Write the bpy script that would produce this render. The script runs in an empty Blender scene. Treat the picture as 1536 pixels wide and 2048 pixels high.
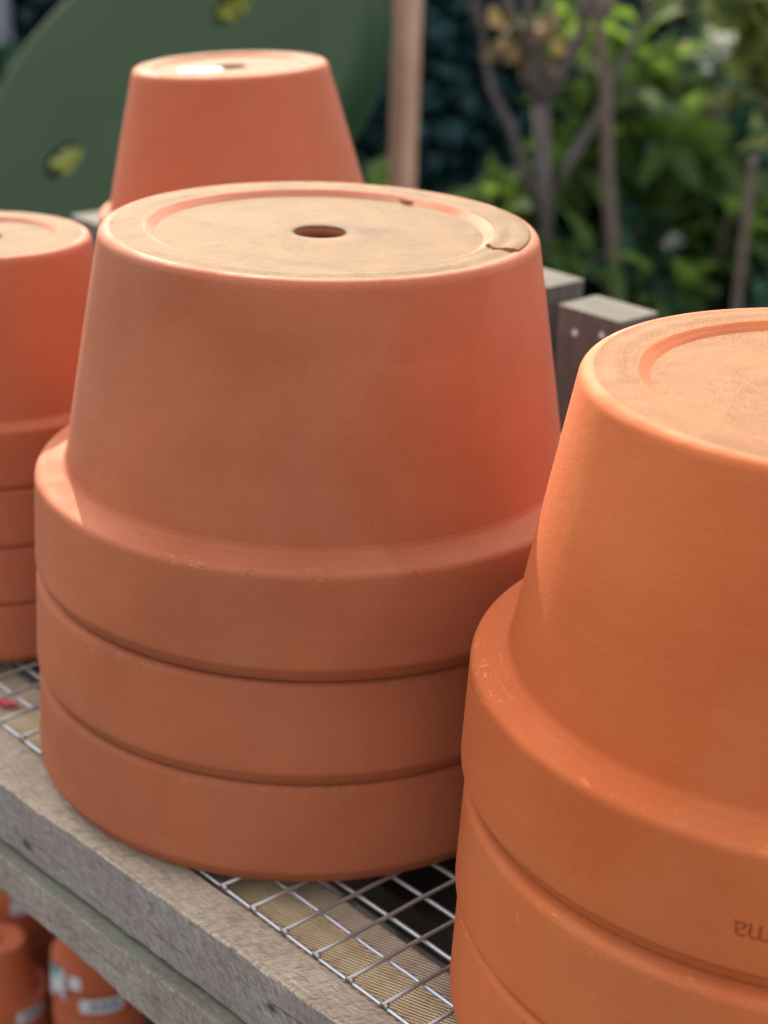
import bpy, bmesh, math, random
import numpy as np
from mathutils import Vector, Matrix, noise as mnoise

S = 0.025                      # one cell of the wire mesh, in metres; all lengths below are in cells
C = bpy.context.scene.collection
scene = bpy.context.scene
rad = math.radians

# ------------------------------------------------------------------ camera
cam_d = bpy.data.cameras.new("camera")
cam = bpy.data.objects.new("camera", cam_d); C.objects.link(cam)
scene.camera = cam
CAM = Vector((23.887, -18.2044, 21.0804))
F_PX, PITCH, ROLL, YAW = 3391.2, 0.392983, 0.0336187, -0.8168932
fw = Vector((math.cos(PITCH)*math.sin(YAW), math.cos(PITCH)*math.cos(YAW), -math.sin(PITCH)))
r0 = fw.cross(Vector((0, 0, 1))).normalized(); u0 = r0.cross(fw)
rt = r0*math.cos(ROLL) + u0*math.sin(ROLL)
up = -r0*math.sin(ROLL) + u0*math.cos(ROLL)
m = Matrix((rt, up, -fw)).transposed().to_4x4(); m.translation = CAM*S
cam.matrix_world = m
cam_d.sensor_fit = 'VERTICAL'; cam_d.sensor_height = 36.0
cam_d.lens = 36.0*F_PX/2048.0
cam_d.clip_start = 0.02; cam_d.clip_end = 300
cam_d.dof.use_dof = True
cam_d.dof.focus_distance = 0.765
cam_d.dof.aperture_fstop = 7.2

# ------------------------------------------------------------------ light
SUN_AZ, SUN_EL = 149.0, 30.0
world = bpy.data.worlds.new("World"); scene.world = world; world.use_nodes = True
wn = world.node_tree.nodes; wl = world.node_tree.links
sky = wn.new("ShaderNodeTexSky"); sky.sky_type = 'NISHITA'; sky.sun_disc = False
sky.sun_elevation = rad(SUN_EL); sky.sun_rotation = rad(90.0 - SUN_AZ)
sky.air_density = 1.0; sky.dust_density = 1.6; sky.ozone_density = 1.0
# greyed sky, gradient added to light tops over fronts: bright zenith, dim horizon
wtc = wn.new("ShaderNodeTexCoord"); wsp = wn.new("ShaderNodeSeparateXYZ"); wl.new(wtc.outputs['Generated'], wsp.inputs[0])
wgr = wn.new("ShaderNodeValToRGB"); wl.new(wsp.outputs[2], wgr.inputs[0])
for e_, (p_, c_) in zip((wgr.color_ramp.elements[0], wgr.color_ramp.elements[1], wgr.color_ramp.elements.new(0.45)), ((0.0, 0.09), (1.0, 1.0), (0.5, 0.62))):
    e_.position = p_; e_.color = (c_, c_, c_, 1)
whs = wn.new("ShaderNodeHueSaturation"); whs.inputs['Saturation'].default_value = 0.55; whs.inputs['Value'].default_value = 3.0
wl.new(sky.outputs[0], whs.inputs['Color'])
wmx = wn.new("ShaderNodeMix"); wmx.data_type = 'RGBA'; wmx.blend_type = 'MULTIPLY'; wmx.inputs[0].default_value = 1.0
wl.new(whs.outputs[0], wmx.inputs[6]); wl.new(wgr.outputs[0], wmx.inputs[7])
wl.new(wmx.outputs[2], wn["Background"].inputs[0]); wn["Background"].inputs[1].default_value = 0.15
sun_d = bpy.data.lights.new("sun", 'SUN'); sun = bpy.data.objects.new("sun", sun_d); C.objects.link(sun)
sun_d.energy = 3.4; sun_d.angle = rad(0.8); sun_d.color = (1.0, 0.93, 0.82)
sv = Vector((math.cos(rad(SUN_AZ))*math.cos(rad(SUN_EL)), math.sin(rad(SUN_AZ))*math.cos(rad(SUN_EL)), math.sin(rad(SUN_EL))))
sun.rotation_euler = sv.to_track_quat('Z', 'Y').to_euler()
scene.view_settings.view_transform = 'Standard'; scene.view_settings.look = 'None'
scene.view_settings.exposure = 1.26; scene.view_settings.gamma = 1.0
scene.view_settings.use_white_balance = True; scene.view_settings.white_balance_temperature = 7500; scene.view_settings.white_balance_tint = 10
scene.cycles.max_bounces = 8

# ------------------------------------------------------------------ helpers
class MB:
    """collects vertices (in cells, world) and faces with material slots"""
    def __init__(s): s.v = []; s.f = []; s.mi = []; s.sm = []
    def add(s, vs, fs, mi=0, smooth=True):
        o = len(s.v); s.v += [tuple(v) for v in vs]
        for f in fs: s.f.append([i+o for i in f]); s.mi.append(mi); s.sm.append(smooth)
    def build(s, name, mats, parent=None, base=None):
        if not isinstance(mats, (list, tuple)): mats = [mats]
        b = Vector(base) if base is not None else (Vector(parent.get('_b')) if parent is not None and parent.get('_b') else Vector((0, 0, 0)))
        me = bpy.data.meshes.new(name)
        a = -parent.rotation_euler.z if parent is not None and parent.get('_b') else 0.0
        ca, sa = math.cos(a), math.sin(a)      # parents may stand turned about their own axis
        me.from_pydata([(((v[0]-b.x)*ca-(v[1]-b.y)*sa)*S, ((v[0]-b.x)*sa+(v[1]-b.y)*ca)*S, (v[2]-b.z)*S) for v in s.v], [], s.f)
        me.polygons.foreach_set('material_index', s.mi); me.polygons.foreach_set('use_smooth', s.sm)
        for mt in mats: me.materials.append(mt)
        me.update()
        o = bpy.data.objects.new(name, me); C.objects.link(o)
        if parent is not None: o.parent = parent
        else: o.location = b*S
        return o

def tag(o, label=None, cat=None, group=None, kind=None):
    for k, v in (('label', label), ('category', cat), ('group', group), ('kind', kind)):
        if v: o[k] = v
    return o

def thing(name, label, cat, base, group=None):
    o = bpy.data.objects.new(name, None); C.objects.link(o); o.empty_display_size = 0.02
    o.location = Vector(base)*S; o['_b'] = list(base)
    return tag(o, label, cat, group)

def tube(mb, pts, rads, n=8, mi=0, cap=True):
    vs, fs = [], []
    P = [Vector(p) for p in pts]
    up_ = None
    for i, p in enumerate(P):
        t = (P[min(i+1, len(P)-1)] - P[max(i-1, 0)]).normalized()
        if up_ is None: up_ = Vector((0, 0, 1)) if abs(t.z) < 0.9 else Vector((1, 0, 0))
        a = t.cross(up_).normalized(); b = a.cross(t); up_ = b
        r = rads[i] if isinstance(rads, (list, tuple)) else rads
        for k in range(n):
            th = 2*math.pi*k/n; vs.append(p + a*(r*math.cos(th)) + b*(r*math.sin(th)))
    for i in range(len(P)-1):
        for k in range(n):
            k2 = (k+1) % n; fs.append([i*n+k, i*n+k2, (i+1)*n+k2, (i+1)*n+k])
    if cap: fs.append(list(range(n))[::-1]); fs.append([(len(P)-1)*n+k for k in range(n)])
    mb.add(vs, fs, mi)

def lathe(mb, prof, cx, cy, z0, n=192, mi=0, flip=False, wob=0.0, seed=0):
    """prof: list of (r, z[, slot]); outward facing when walked bottom to top outside"""
    vs, fs, ms = [], [], []
    for (r, z, *_) in prof:
        for k in range(n):
            th = 2*math.pi*k/n
            w = 1 + wob*(math.cos(2*th+seed)+0.5*math.cos(3*th+seed*2.3)) if wob else 1
            vs.append((cx+r*w*math.cos(th), cy+r*w*math.sin(th), z0+z))
    for i in range(len(prof)-1):
        slot = prof[i][2] if len(prof[i]) > 2 else mi
        for k in range(n):
            k2 = (k+1) % n
            f = [i*n+k, i*n+k2, (i+1)*n+k2, (i+1)*n+k]
            fs.append(f[::-1] if flip else f); ms.append(slot)
    o = len(mb.v); mb.v += vs
    for f, s_ in zip(fs, ms): mb.f.append([a+o for a in f]); mb.mi.append(s_); mb.sm.append(True)

def arc(cx, cz, r, a0, a1, n):
    return [(cx+r*math.cos(rad(a0+(a1-a0)*i/n)), cz+r*math.sin(rad(a0+(a1-a0)*i/n))) for i in range(n+1)]

def box(mb, x0, x1, y0, y1, z0, z1, mi=0):
    v = [(x, y, z) for z in (z0, z1) for y in (y0, y1) for x in (x0, x1)]
    mb.add(v, [[0, 2, 3, 1], [4, 5, 7, 6], [0, 1, 5, 4], [2, 6, 7, 3], [0, 4, 6, 2], [1, 3, 7, 5]], mi, False)

def beam(mb, sec, x0, x1, n, rough=0.02, seed=0, axis='x', bev=0.08, fslot=None, endslot=0):
    """timber: sec(x) -> (y0, y1, z0, z1); rounded, slightly uneven arrises along the length"""
    rows = []
    for i in range(n+1):
        x = x0+(x1-x0)*i/n
        y0, y1, z0, z1 = sec(x)
        def nz(k, f=1.0): return mnoise.noise(Vector((x*f, k*7.3+seed, seed*1.7)))
        def fine(k): return 0.6*nz(k, 0.9)+0.35*nz(k+20, 3.1)+0.25*nz(k+40, 8.0)
        j = rough*2.2
        pts = []
        for (cy, cz, sy, sz, k) in ((y0, z1, 1, -1, 1), (y1, z1, -1, -1, 2), (y1, z0, -1, 1, 3), (y0, z0, 1, 1, 4)):
            b = bev*(1+0.8*nz(k+60, 1.7)); b = max(b, 0.02)
            dy, dz = j*fine(k), j*0.6*fine(k+9)
            a, c_ = (cy+dy, cz+dz+sz*b), (cy+dy+sy*b, cz+dz)
            m_ = (cy+dy+sy*b*0.28, cz+dz+sz*b*0.28)
            pts += [a, m_, c_] if sy*sz < 0 else [c_, m_, a]
        rows.append((x, pts))
    vs, fs = [], []; K = 12
    for x, pts in rows:
        for (y, z) in pts:
            vs.append((x, y, z) if axis == 'x' else ((y, z, x) if axis == 'z' else (y, x, z)))
    for i in range(n):
        for k in range(K):
            k2 = (k+1) % K
            fs.append([i*K+k, (i+1)*K+k, (i+1)*K+k2, i*K+k2])
    o = len(mb.v); mb.v += vs
    for q_, f in enumerate(fs): mb.f.append([a+o for a in f]); mb.mi.append((fslot or {}).get(q_ % K, 0)); mb.sm.append(False)
    mb.f.append([o+k for k in range(K)]); mb.mi.append(endslot); mb.sm.append(False)
    mb.f.append([o+n*K+k for k in range(K)][::-1]); mb.mi.append(endslot); mb.sm.append(False)

# ------------------------------------------------------------------ materials
class NT:
    def __init__(s, name):
        s.m = bpy.data.materials.new(name); s.m.use_nodes = True
        s.n = s.m.node_tree.nodes; s.l = s.m.node_tree.links
        s.b = s.n["Principled BSDF"]; s.out = s.n["Material Output"]
    def link(s, a, b): s.l.new(a, b)
    def new(s, t, **kw):
        n = s.n.new(t)
        for k, v in kw.items(): setattr(n, k, v)
        return n
    def coord(s, which='Object'): return s.new("ShaderNodeTexCoord").outputs[which]
    def mapping(s, src, scale=(1, 1, 1), rot=(0, 0, 0), loc=(0, 0, 0)):
        n = s.new("ShaderNodeMapping"); s.link(src, n.inputs[0])
        n.inputs['Scale'].default_value = scale; n.inputs['Rotation'].default_value = rot; n.inputs['Location'].default_value = loc
        return n.outputs[0]
    def noise(s, src, scale, detail=3, rough=0.55, dist=0.0):
        n = s.new("ShaderNodeTexNoise"); s.link(src, n.inputs['Vector'])
        n.inputs['Scale'].default_value = scale; n.inputs['Detail'].default_value = detail
        n.inputs['Roughness'].default_value = rough; n.inputs['Distortion'].default_value = dist
        return n.outputs['Fac']
    def ramp(s, src, *stops):
        n = s.new("ShaderNodeValToRGB"); s.link(src, n.inputs[0])
        e = n.color_ramp.elements
        while len(e) < len(stops): e.new(0.5)
        for el, (p, c) in zip(e, stops):
            el.position = p; el.color = (c, c, c, 1) if isinstance(c, (int, float)) else (*c, 1)
        return n.outputs[0]
    def mix(s, fac, a, b, mode='MIX'):
        n = s.new("ShaderNodeMix", data_type='RGBA', blend_type=mode)
        for sock, v in ((n.inputs[0], fac), (n.inputs[6], a), (n.inputs[7], b)):
            if isinstance(v, (int, float)): sock.default_value = v
            elif isinstance(v, tuple): sock.default_value = (*v, 1)
            else: s.link(v, sock)
        return n.outputs[2]
    def math(s, op, a, b=None):
        n = s.new("ShaderNodeMath", operation=op)
        for i, v in enumerate((a, b)):
            if v is None: continue
            if isinstance(v, (int, float)): n.inputs[i].default_value = v
            else: s.link(v, n.inputs[i])
        return n.outputs[0]
    def bump(s, h, strength, dist, prev=None):
        n = s.new("ShaderNodeBump"); s.link(h, n.inputs['Height'])
        n.inputs['Strength'].default_value = strength; n.inputs['Distance'].default_value = dist
        if prev is not None: s.link(prev, n.inputs['Normal'])
        return n.outputs[0]
    def polar(s, src, kr, kt, kz):
        """(r*kr, cos/sin of the angle*kt, z*kz): stretched along the turning direction"""
        sp = s.new("ShaderNodeSeparateXYZ"); s.link(src, sp.inputs[0])
        x, y, z = sp.outputs
        r = s.math('SQRT', s.math('ADD', s.math('MULTIPLY', x, x), s.math('MULTIPLY', y, y)))
        th = s.math('ARCTAN2', y, x)
        c = s.new("ShaderNodeCombineXYZ")
        s.link(s.math('MULTIPLY', r, kr), c.inputs[0]); s.link(s.math('MULTIPLY', th, kt), c.inputs[1]); s.link(s.math('MULTIPLY', z, kz), c.inputs[2])
        return c.outputs[0]

def terracotta(name, dark, light, pale, rough=0.78, scuff=None):
    t = NT(name)
    pos = t.new("ShaderNodeNewGeometry").outputs['Position']
    obj = t.coord()
    big = t.noise(pos, 9, 3, 0.5)
    col = t.mix(t.ramp(big, (0.34, 0.0), (0.66, 1.0)), dark, light)
    bloom = t.noise(pos, 5.5, 4, 0.6, 0.8)
    col = t.mix(t.ramp(bloom, (0.45, 0.0), (0.68, 0.30)), col, (pale[0]*0.80, pale[1]*0.86, pale[2]*1.0))
    turn = t.noise(t.polar(obj, 120, 1.3, 260), 1.0, 3, 0.6)
    col = t.mix(t.ramp(turn, (0.50, 0.0), (0.80, 0.12)), col, pale)
    blot = t.noise(pos, 34, 4, 0.6, 0.6)
    col = t.mix(t.ramp(blot, (0.56, 0.0), (0.76, 0.14)), col, pale)
    spk = t.noise(pos, 620, 2, 0.5)
    col = t.mix(t.ramp(spk, (0.26, 0.30), (0.34, 0.0)), col, (dark[0]*0.6, dark[1]*0.55, dark[2]*0.5))
    fl = t.ramp(t.noise(t.mapping(pos, (1, 1, 0.5)), 130, 5, 0.72, 0.6), (0.66, 0.0), (0.74, 0.45))
    col = t.mix(t.math('MULTIPLY', fl, t.ramp(t.noise(pos, 16, 3), (0.5, 0.0), (0.62, 1.0))), col, (min(.75, pale[0]*1.15), pale[1]*1.4, pale[2]*1.5))
    gr = t.noise(pos, 1300, 2, 0.6)
    col = t.mix(t.ramp(gr, (0.35, 0.22), (0.5, 0.0)), col, (dark[0]*0.7, dark[1]*0.68, dark[2]*0.65))
    if scuff:                                   # chalky knocks and rubs along the collar's edge
        sz = t.new("ShaderNodeSeparateXYZ"); t.link(obj, sz.inputs[0])
        d_ = t.math('ABSOLUTE', t.math('SUBTRACT', sz.outputs[2], scuff[0]*S))
        band = t.ramp(t.math('DIVIDE', d_, scuff[1]*S), (0.35, 1.0), (1.0, 0.0))
        w1 = t.ramp(t.noise(t.polar(obj, 60, 2.6, 200), 6.0, 5, 0.68, 0.8), (0.53, 0.0), (0.64, 0.8))
        w2 = t.ramp(t.noise(pos, 300, 4, 0.7), (0.48, 0.0), (0.58, 1.0))
        arcs = t.ramp(t.noise(pos, 13, 3, 0.5), (0.50, 0.0), (0.62, 1.0))
        w2 = t.math('MULTIPLY', w2, arcs)
        col = t.mix(t.math('MULTIPLY', t.math('MULTIPLY', w1, w2), band), col, (min(.75, pale[0]*1.3), pale[1]*1.7, pale[2]*1.8))
        dk = t.ramp(t.noise(pos, 190, 4, 0.7, 0.5), (0.27, 0.7), (0.36, 0.0))
        col = t.mix(t.math('MULTIPLY', dk, band), col, (dark[0]*0.5, dark[1]*0.5, dark[2]*0.5))
    t.link(col, t.b.inputs['Base Color'])
    rr = t.ramp(t.noise(pos, 40, 3), (0.3, rough-0.1), (0.7, rough+0.08)); t.link(rr, t.b.inputs['Roughness'])
    t.b.inputs['Specular IOR Level'].default_value = 0.32
    b = t.bump(t.noise(pos, 1000, 3, 0.65), 0.45, 0.0006)
    b = t.bump(turn, 0.10, 0.0006, b)
    b = t.bump(t.noise(pos, 160, 3, 0.55), 0.18, 0.0012, b)
    pit = t.new("ShaderNodeTexVoronoi"); pit.inputs['Scale'].default_value = 190; t.link(pos, pit.inputs['Vector'])
    b = t.bump(t.ramp(pit.outputs['Distance'], (0.03, 0.0), (0.13, 1.0)), 0.28, 0.0004, b)
    t.link(b, t.b.inputs['Normal'])
    return t.m

def chalky(name, base, pale, smear, streaks):
    """the dusty unglazed foot of the pots"""
    t = NT(name)
    pos = t.new("ShaderNodeNewGeometry").outputs['Position']; obj = t.coord()
    col = t.mix(t.ramp(t.noise(pos, 38, 5, 0.65, 0.6), (0.38, 0.0), (0.60, 1.0)), base, pale)
    sw = t.noise(t.polar(obj, 300, 5.5, 20), 1.0, 5, 0.65, 1.6)
    patch = t.ramp(t.noise(pos, 24, 4, 0.6, 1.2), (0.48, 0.0), (0.62, 1.0))
    sm = t.math('MULTIPLY', t.ramp(sw, (0.46, 0.0), (0.60, streaks)), patch)
    col = t.mix(sm, col, smear)
    q = t.mapping(t.mapping(obj, (1, 1, 0), (0, 0, rad(-47.5))), (1/(1.55*S), 1/(0.62*S), 0), loc=(-0.35, -0.35, 0))
    ln = t.new("ShaderNodeVectorMath", operation='LENGTH'); t.link(q, ln.inputs[0])
    wet = t.math('MULTIPLY', t.ramp(ln.outputs['Value'], (0.35, 1.0), (1.05, 0.0)), t.ramp(t.noise(t.mapping(obj, (40, 110, 40), (0, 0, rad(-47.5))), 2.2, 5, 0.7, 1.2), (0.38, 0.0), (0.54, 0.9)))
    col = t.mix(wet, col, smear)                # brown wash mark beside the drain hole
    grit = t.noise(pos, 820, 3, 0.65)
    col = t.mix(t.ramp(grit, (0.34, 0.45), (0.46, 0.0)), col, smear)
    col = t.mix(t.ramp(grit, (0.58, 0.0), (0.74, 0.5)), col, (0.215, 0.115, 0.046))
    t.link(col, t.b.inputs['Base Color'])
    t.b.inputs['Roughness'].default_value = 0.75; t.b.inputs['Specular IOR Level'].default_value = 0.2
    b = t.bump(grit, 0.6, 0.0012)
    b = t.bump(t.math('MULTIPLY', sw, patch), 0.3, 0.0010, b)
    b = t.bump(t.noise(pos, 110, 4, 0.6), 0.35, 0.0016, b)
    t.link(b, t.b.inputs['Normal'])
    return t.m

def timber(name, dark, mid, light, saw=18.0, saw_amt=0.6, green=0.0, axis='x', cracks=(), knots=(), scale=1.0):
    t = NT(name)
    obj = t.new("ShaderNodeNewGeometry").outputs['Position']
    rot = (0, 0, 0) if axis == 'x' else (0, rad(90), 0)
    g = t.mapping(obj, (12*scale, 330*scale, 330*scale) if axis == 'x' else (330*scale, 330*scale, 12*scale))
    grain = t.noise(g, 2.2, 5, 0.65, 0.35)
    col = t.mix(t.ramp(grain, (0.28, 0.0), (0.52, 1.0)), dark, mid)
    col = t.mix(t.ramp(t.noise(obj, 18, 4, 0.6), (0.45, 0.0), (0.7, 0.85)), col, light)
    # saw tooth scratches in two directions
    def scr(ang, sc, thr):
        q = t.mapping(obj, (1, 1, 1), (0, rad(ang), rad(ang))) if axis == 'x' else t.mapping(obj, (1, 1, 1), (rad(ang), 0, rad(ang)))
        q = t.mapping(q, (1000*sc, 60*sc, 60*sc))
        return t.ramp(t.noise(q, 2.2, 4, 0.62, 0.15), (thr-0.03, 1.0), (thr+0.06, 0.0))
    s1 = scr(saw+10, 1.0, 0.44); s2 = scr(90-saw*1.3, 1.2, 0.42)
    scr_ = t.math('MAXIMUM', s1, s2)
    col = t.mix(t.math('MULTIPLY', scr_, saw_amt*0.85), col, (dark[0]*0.45, dark[1]*0.42, dark[2]*0.4))
    fib = t.noise(t.mapping(obj, (40, 420, 420) if axis == 'x' else (420, 420, 40)), 2.0, 3, 0.6)
    col = t.mix(t.ramp(fib, (0.58, 0.0), (0.72, 0.55)), col, (min(1, light[0]*1.25), min(1, light[1]*1.25), min(1, light[2]*1.25)))
    if green > 0:
        col = t.mix(t.ramp(t.noise(obj, 22, 3), (0.42, 0.0), (0.62, green)), col, (0.16, 0.19, 0.11))
    if cracks or knots:
        sp = t.new("ShaderNodeSeparateXYZ"); t.link(obj, sp.inputs[0])
        dark_ = (dark[0]*0.22, dark[1]*0.2, dark[2]*0.18)
        for (zc, sd) in cracks:                 # drying checks that run with the grain
            wv = t.noise(t.mapping(obj, (14, 0, 0), loc=(sd, 0, 0)), 1.6, 4, 0.6)
            dz = t.math('ABSOLUTE', t.math('SUBTRACT', sp.outputs[2], t.math('MULTIPLY', t.math('ADD', wv, zc/0.34-0.5), 0.34*S)))
            on = t.ramp(t.noise(t.mapping(obj, (7, 0, 0), loc=(sd*3, 0, 0)), 1.5, 2), (0.50, 0.0), (0.60, 0.9))
            col = t.mix(t.math('MULTIPLY', t.ramp(t.math('DIVIDE', dz, 0.022*S), (0.3, 1.0), (1.0, 0.0)), on), col, dark_)
        for (kx, kz) in knots:
            q = t.mapping(obj, (1/(0.20*S), 0, 1/(0.10*S)), loc=(-kx/0.20, 0, -kz/0.10))
            ln = t.new("ShaderNodeVectorMath", operation='LENGTH'); t.link(q, ln.inputs[0])
            dd = t.math('ADD', ln.outputs['Value'], t.math('MULTIPLY', t.noise(obj, 260, 3), 0.8))
            col = t.mix(t.ramp(t.math('MULTIPLY', dd, 0.4), (0.35, 0.9), (0.55, 0.25), (0.8, 0.0)), col, dark_)
    t.link(col, t.b.inputs['Base Color'])
    t.b.inputs['Roughness'].default_value = 0.85; t.b.inputs['Specular IOR Level'].default_value = 0.25
    b = t.bump(grain, 0.2, 0.0006)
    b = t.bump(t.math('SUBTRACT', 1.0, scr_), 0.3, 0.0003, b)
    b = t.bump(fib, 0.25, 0.0004, b)
    t.link(b, t.b.inputs['Normal'])
    return t.m

def plain(name, col, rough=0.6, metal=0.0, spec=0.5, var=0.25, scale=60, bump=0.1):
    t = NT(name)
    pos = t.new("ShaderNodeNewGeometry").outputs['Position']
    f = t.noise(pos, scale, 3)
    c2 = tuple(min(1, c*(1+var)) for c in col); c1 = tuple(c*(1-var) for c in col)
    t.link(t.mix(f, c1, c2), t.b.inputs['Base Color'])
    t.b.inputs['Roughness'].default_value = rough; t.b.inputs['Metallic'].default_value = metal
    t.b.inputs['Specular IOR Level'].default_value = spec
    if bump: t.link(t.bump(t.noise(pos, scale*8, 2), bump, 0.0008), t.b.inputs['Normal'])
    return t.m

def leafmat(name, dark, light, trans=0.35, rough=0.42):
    t = NT(name)
    pos = t.new("ShaderNodeNewGeometry").outputs['Position']
    col = t.mix(t.ramp(t.noise(pos, 7, 3), (0.35, 0.0), (0.65, 1.0)), dark, light)
    t.link(col, t.b.inputs['Base Color']); t.b.inputs['Roughness'].default_value = max(rough, 0.6); t.b.inputs['Specular IOR Level'].default_value = 0.15
    tr = t.new("ShaderNodeBsdfTranslucent")
    t.link(t.mix(0.5, col, (light[0]*1.8, light[1]*1.7, light[2]*0.8)), tr.inputs[0])
    mx = t.new("ShaderNodeMixShader"); mx.inputs[0].default_value = trans
    t.link(t.b.outputs[0], mx.inputs[1]); t.link(tr.outputs[0], mx.inputs[2]); t.link(mx.outputs[0], t.out.inputs[0])
    return t.m

TC = terracotta("terracotta_pink", (0.330, 0.084, 0.034), (0.418, 0.114, 0.048), (0.44, 0.165, 0.085))
TR = terracotta("terracotta_orange", (0.445, 0.089, 0.020), (0.525, 0.120, 0.032), (0.54, 0.18, 0.062))
TL = terracotta("terracotta_red", (0.37, 0.085, 0.034), (0.43, 0.105, 0.045), (0.46, 0.165, 0.085))
TS = terracotta("terracotta_small", (0.34, 0.070, 0.025), (0.40, 0.088, 0.034), (0.42, 0.14, 0.07))
TCR = terracotta("terracotta_pink_collar", (0.330, 0.084, 0.034), (0.418, 0.114, 0.048), (0.44, 0.165, 0.085), scuff=(2.3, 0.32))
TRR = terracotta("terracotta_orange_collar", (0.445, 0.089, 0.020), (0.525, 0.120, 0.032), (0.54, 0.18, 0.062), scuff=(2.3, 0.34))
CH = chalky("chalky_foot", (0.118, 0.056, 0.0175), (0.152, 0.077, 0.026), (0.066, 0.031, 0.0115), 0.95)
CHF = chalky("chalky_floor", (0.124, 0.059, 0.0185), (0.152, 0.076, 0.0255), (0.064, 0.030, 0.011), 0.8)
CHR = chalky("chalky_foot_orange", (0.205, 0.075, 0.0235), (0.235, 0.096, 0.033), (0.125, 0.050, 0.019), 0.5)
BROKEN = plain("broken_clay", (0.30, 0.10, 0.07), 0.9, var=0.4, scale=300, bump=0.5)

# ------------------------------------------------------------------ terracotta pots (always standing on their mouths)
class PotKind:
    def __init__(s, flat, corner, rj, r_sh, r_lip, H, rim, ring, hole, wall=0.36):
        s.flat, s.corner, s.rj, s.r_sh, s.r_lip, s.H, s.rim, s.ring, s.hole, s.wall = flat, corner, rj, r_sh, r_lip, H, rim, ring, hole, wall
        sc = r_lip/6.3
        drop = 0.13*sc                         # depth of the recess in the foot
        n = math.atan2(rj-(flat+corner), H-rim)   # taper
        a0 = math.degrees(n)
        # outer wall from the crease above the rim up to the foot, then ring wall down to the recess
        body = [(rj-0.25*sc, rim-0.35*sc), (rj, rim-0.05*sc)]
        zc = H-corner
        re = flat+corner*math.cos(n); ze = zc+corner*math.sin(n)
        for i in range(1, 24):
            u = i/24.0; body.append((rj+(re-rj)*u+0.012*sc*math.sin(u*math.pi), rim-0.05*sc+(ze-rim+0.05*sc)*u))
        body += arc(flat, zc, corner, a0, 86, 8)
        body += [(flat-0.02*sc, H, 1)]
        for i in range(1, 7): body.append((flat-(flat-ring-0.13*sc)*i/7, H-0.01*sc*math.sin(i*1.3), 1))
        body += [(ring+0.13*sc, H, 0), (ring+0.08*sc, H-0.015*sc, 0), (ring+0.04*sc, H-0.05*sc, 0), (ring-0.04*sc, H-drop+0.05*sc, 0), (ring-0.09*sc, H-drop+0.01*sc, 0), (ring-0.12*sc, H-drop-0.006, 0)]
        body = [(p[0], p[1], p[2] if len(p) > 2 else 0) for p in body]
        # inner wall
        inner = [(ring-0.12*sc, H-0.62*sc), (flat-wall*0.6, H-0.62*sc), (flat+corner-wall-0.05*sc, H-0.9*sc), (rj-wall-0.02*sc, rim-0.2*sc), (rj-wall-0.02*sc, rim-0.36*sc)]
        s.body, s.inner = body, inner
        # recessed floor with the drain hole
        fl = [(ring-0.12*sc, H-drop-0.006)]
        for i in range(1, 10): fl.append((ring-0.12*sc-(ring-0.12*sc-hole-0.05*sc)*i/9, H-drop-0.006-0.02*sc*math.sin(i/9*math.pi)))
        fl += [(hole+0.015*sc, H-drop-0.02*sc), (hole, H-drop-0.06*sc, 1), (hole, H-0.37*sc, 1), (hole+0.06*sc, H-0.42*sc, 1), (hole+0.4*sc, H-0.58*sc, 1), (ring-0.12*sc, H-0.62*sc, 1)]
        s.floor = fl
        # rim: lip, band, rounded shoulder, crease
        rm = [(rj-wall-0.02*sc, rim-0.36*sc), (r_lip-0.62*sc, 0.5*sc), (r_lip-0.58*sc, 0.06*sc), (r_lip-0.5*sc, 0.0), (r_lip-0.24*sc, 0.0), (r_lip-0.175*sc, 0.03*sc), (r_lip-0.085*sc, 0.22*sc), (r_lip-0.07*sc, 0.25*sc), (r_lip-0.005*sc, 0.32*sc), (r_lip, 0.40*sc)]
        zt = rim-0.28*sc
        for i in range(1, 8): rm.append((r_lip+(r_sh-r_lip)*i/8, 0.40*sc+(zt-0.40*sc)*i/8))
        rm.append((r_sh, zt))
        def bez(p0, p1, p2, p3, n):
            return [tuple((1-u)**3*p0[k]+3*u*(1-u)**2*p1[k]+3*u*u*(1-u)*p2[k]+u**3*p3[k] for k in (0, 1)) for u in [q/n for q in range(1, n+1)]]
        A = (r_sh, zt); B = (r_sh-0.18*sc, rim-0.085*sc); D = (rj+0.11*sc, rim+0.0*sc)
        rm += bez(A, (r_sh-0.005*sc, zt+0.12*sc), (r_sh-0.07*sc, rim-0.10*sc), B, 9)
        rm += bez(B, (r_sh-0.26*sc, rim-0.075*sc), (rj+0.2*sc, rim-0.02*sc), D, 4)
        rm += bez(D, (rj+0.04*sc, rim+0.0*sc), (rj-0.01*sc, rim+0.03*sc), (rj-0.04*sc, rim+0.18*sc), 6)
        rm.append((rj-0.12*sc, rim+0.24*sc))
        rm.append(rm[0])                       # closed ring of clay
        s.rimp = rm

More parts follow.
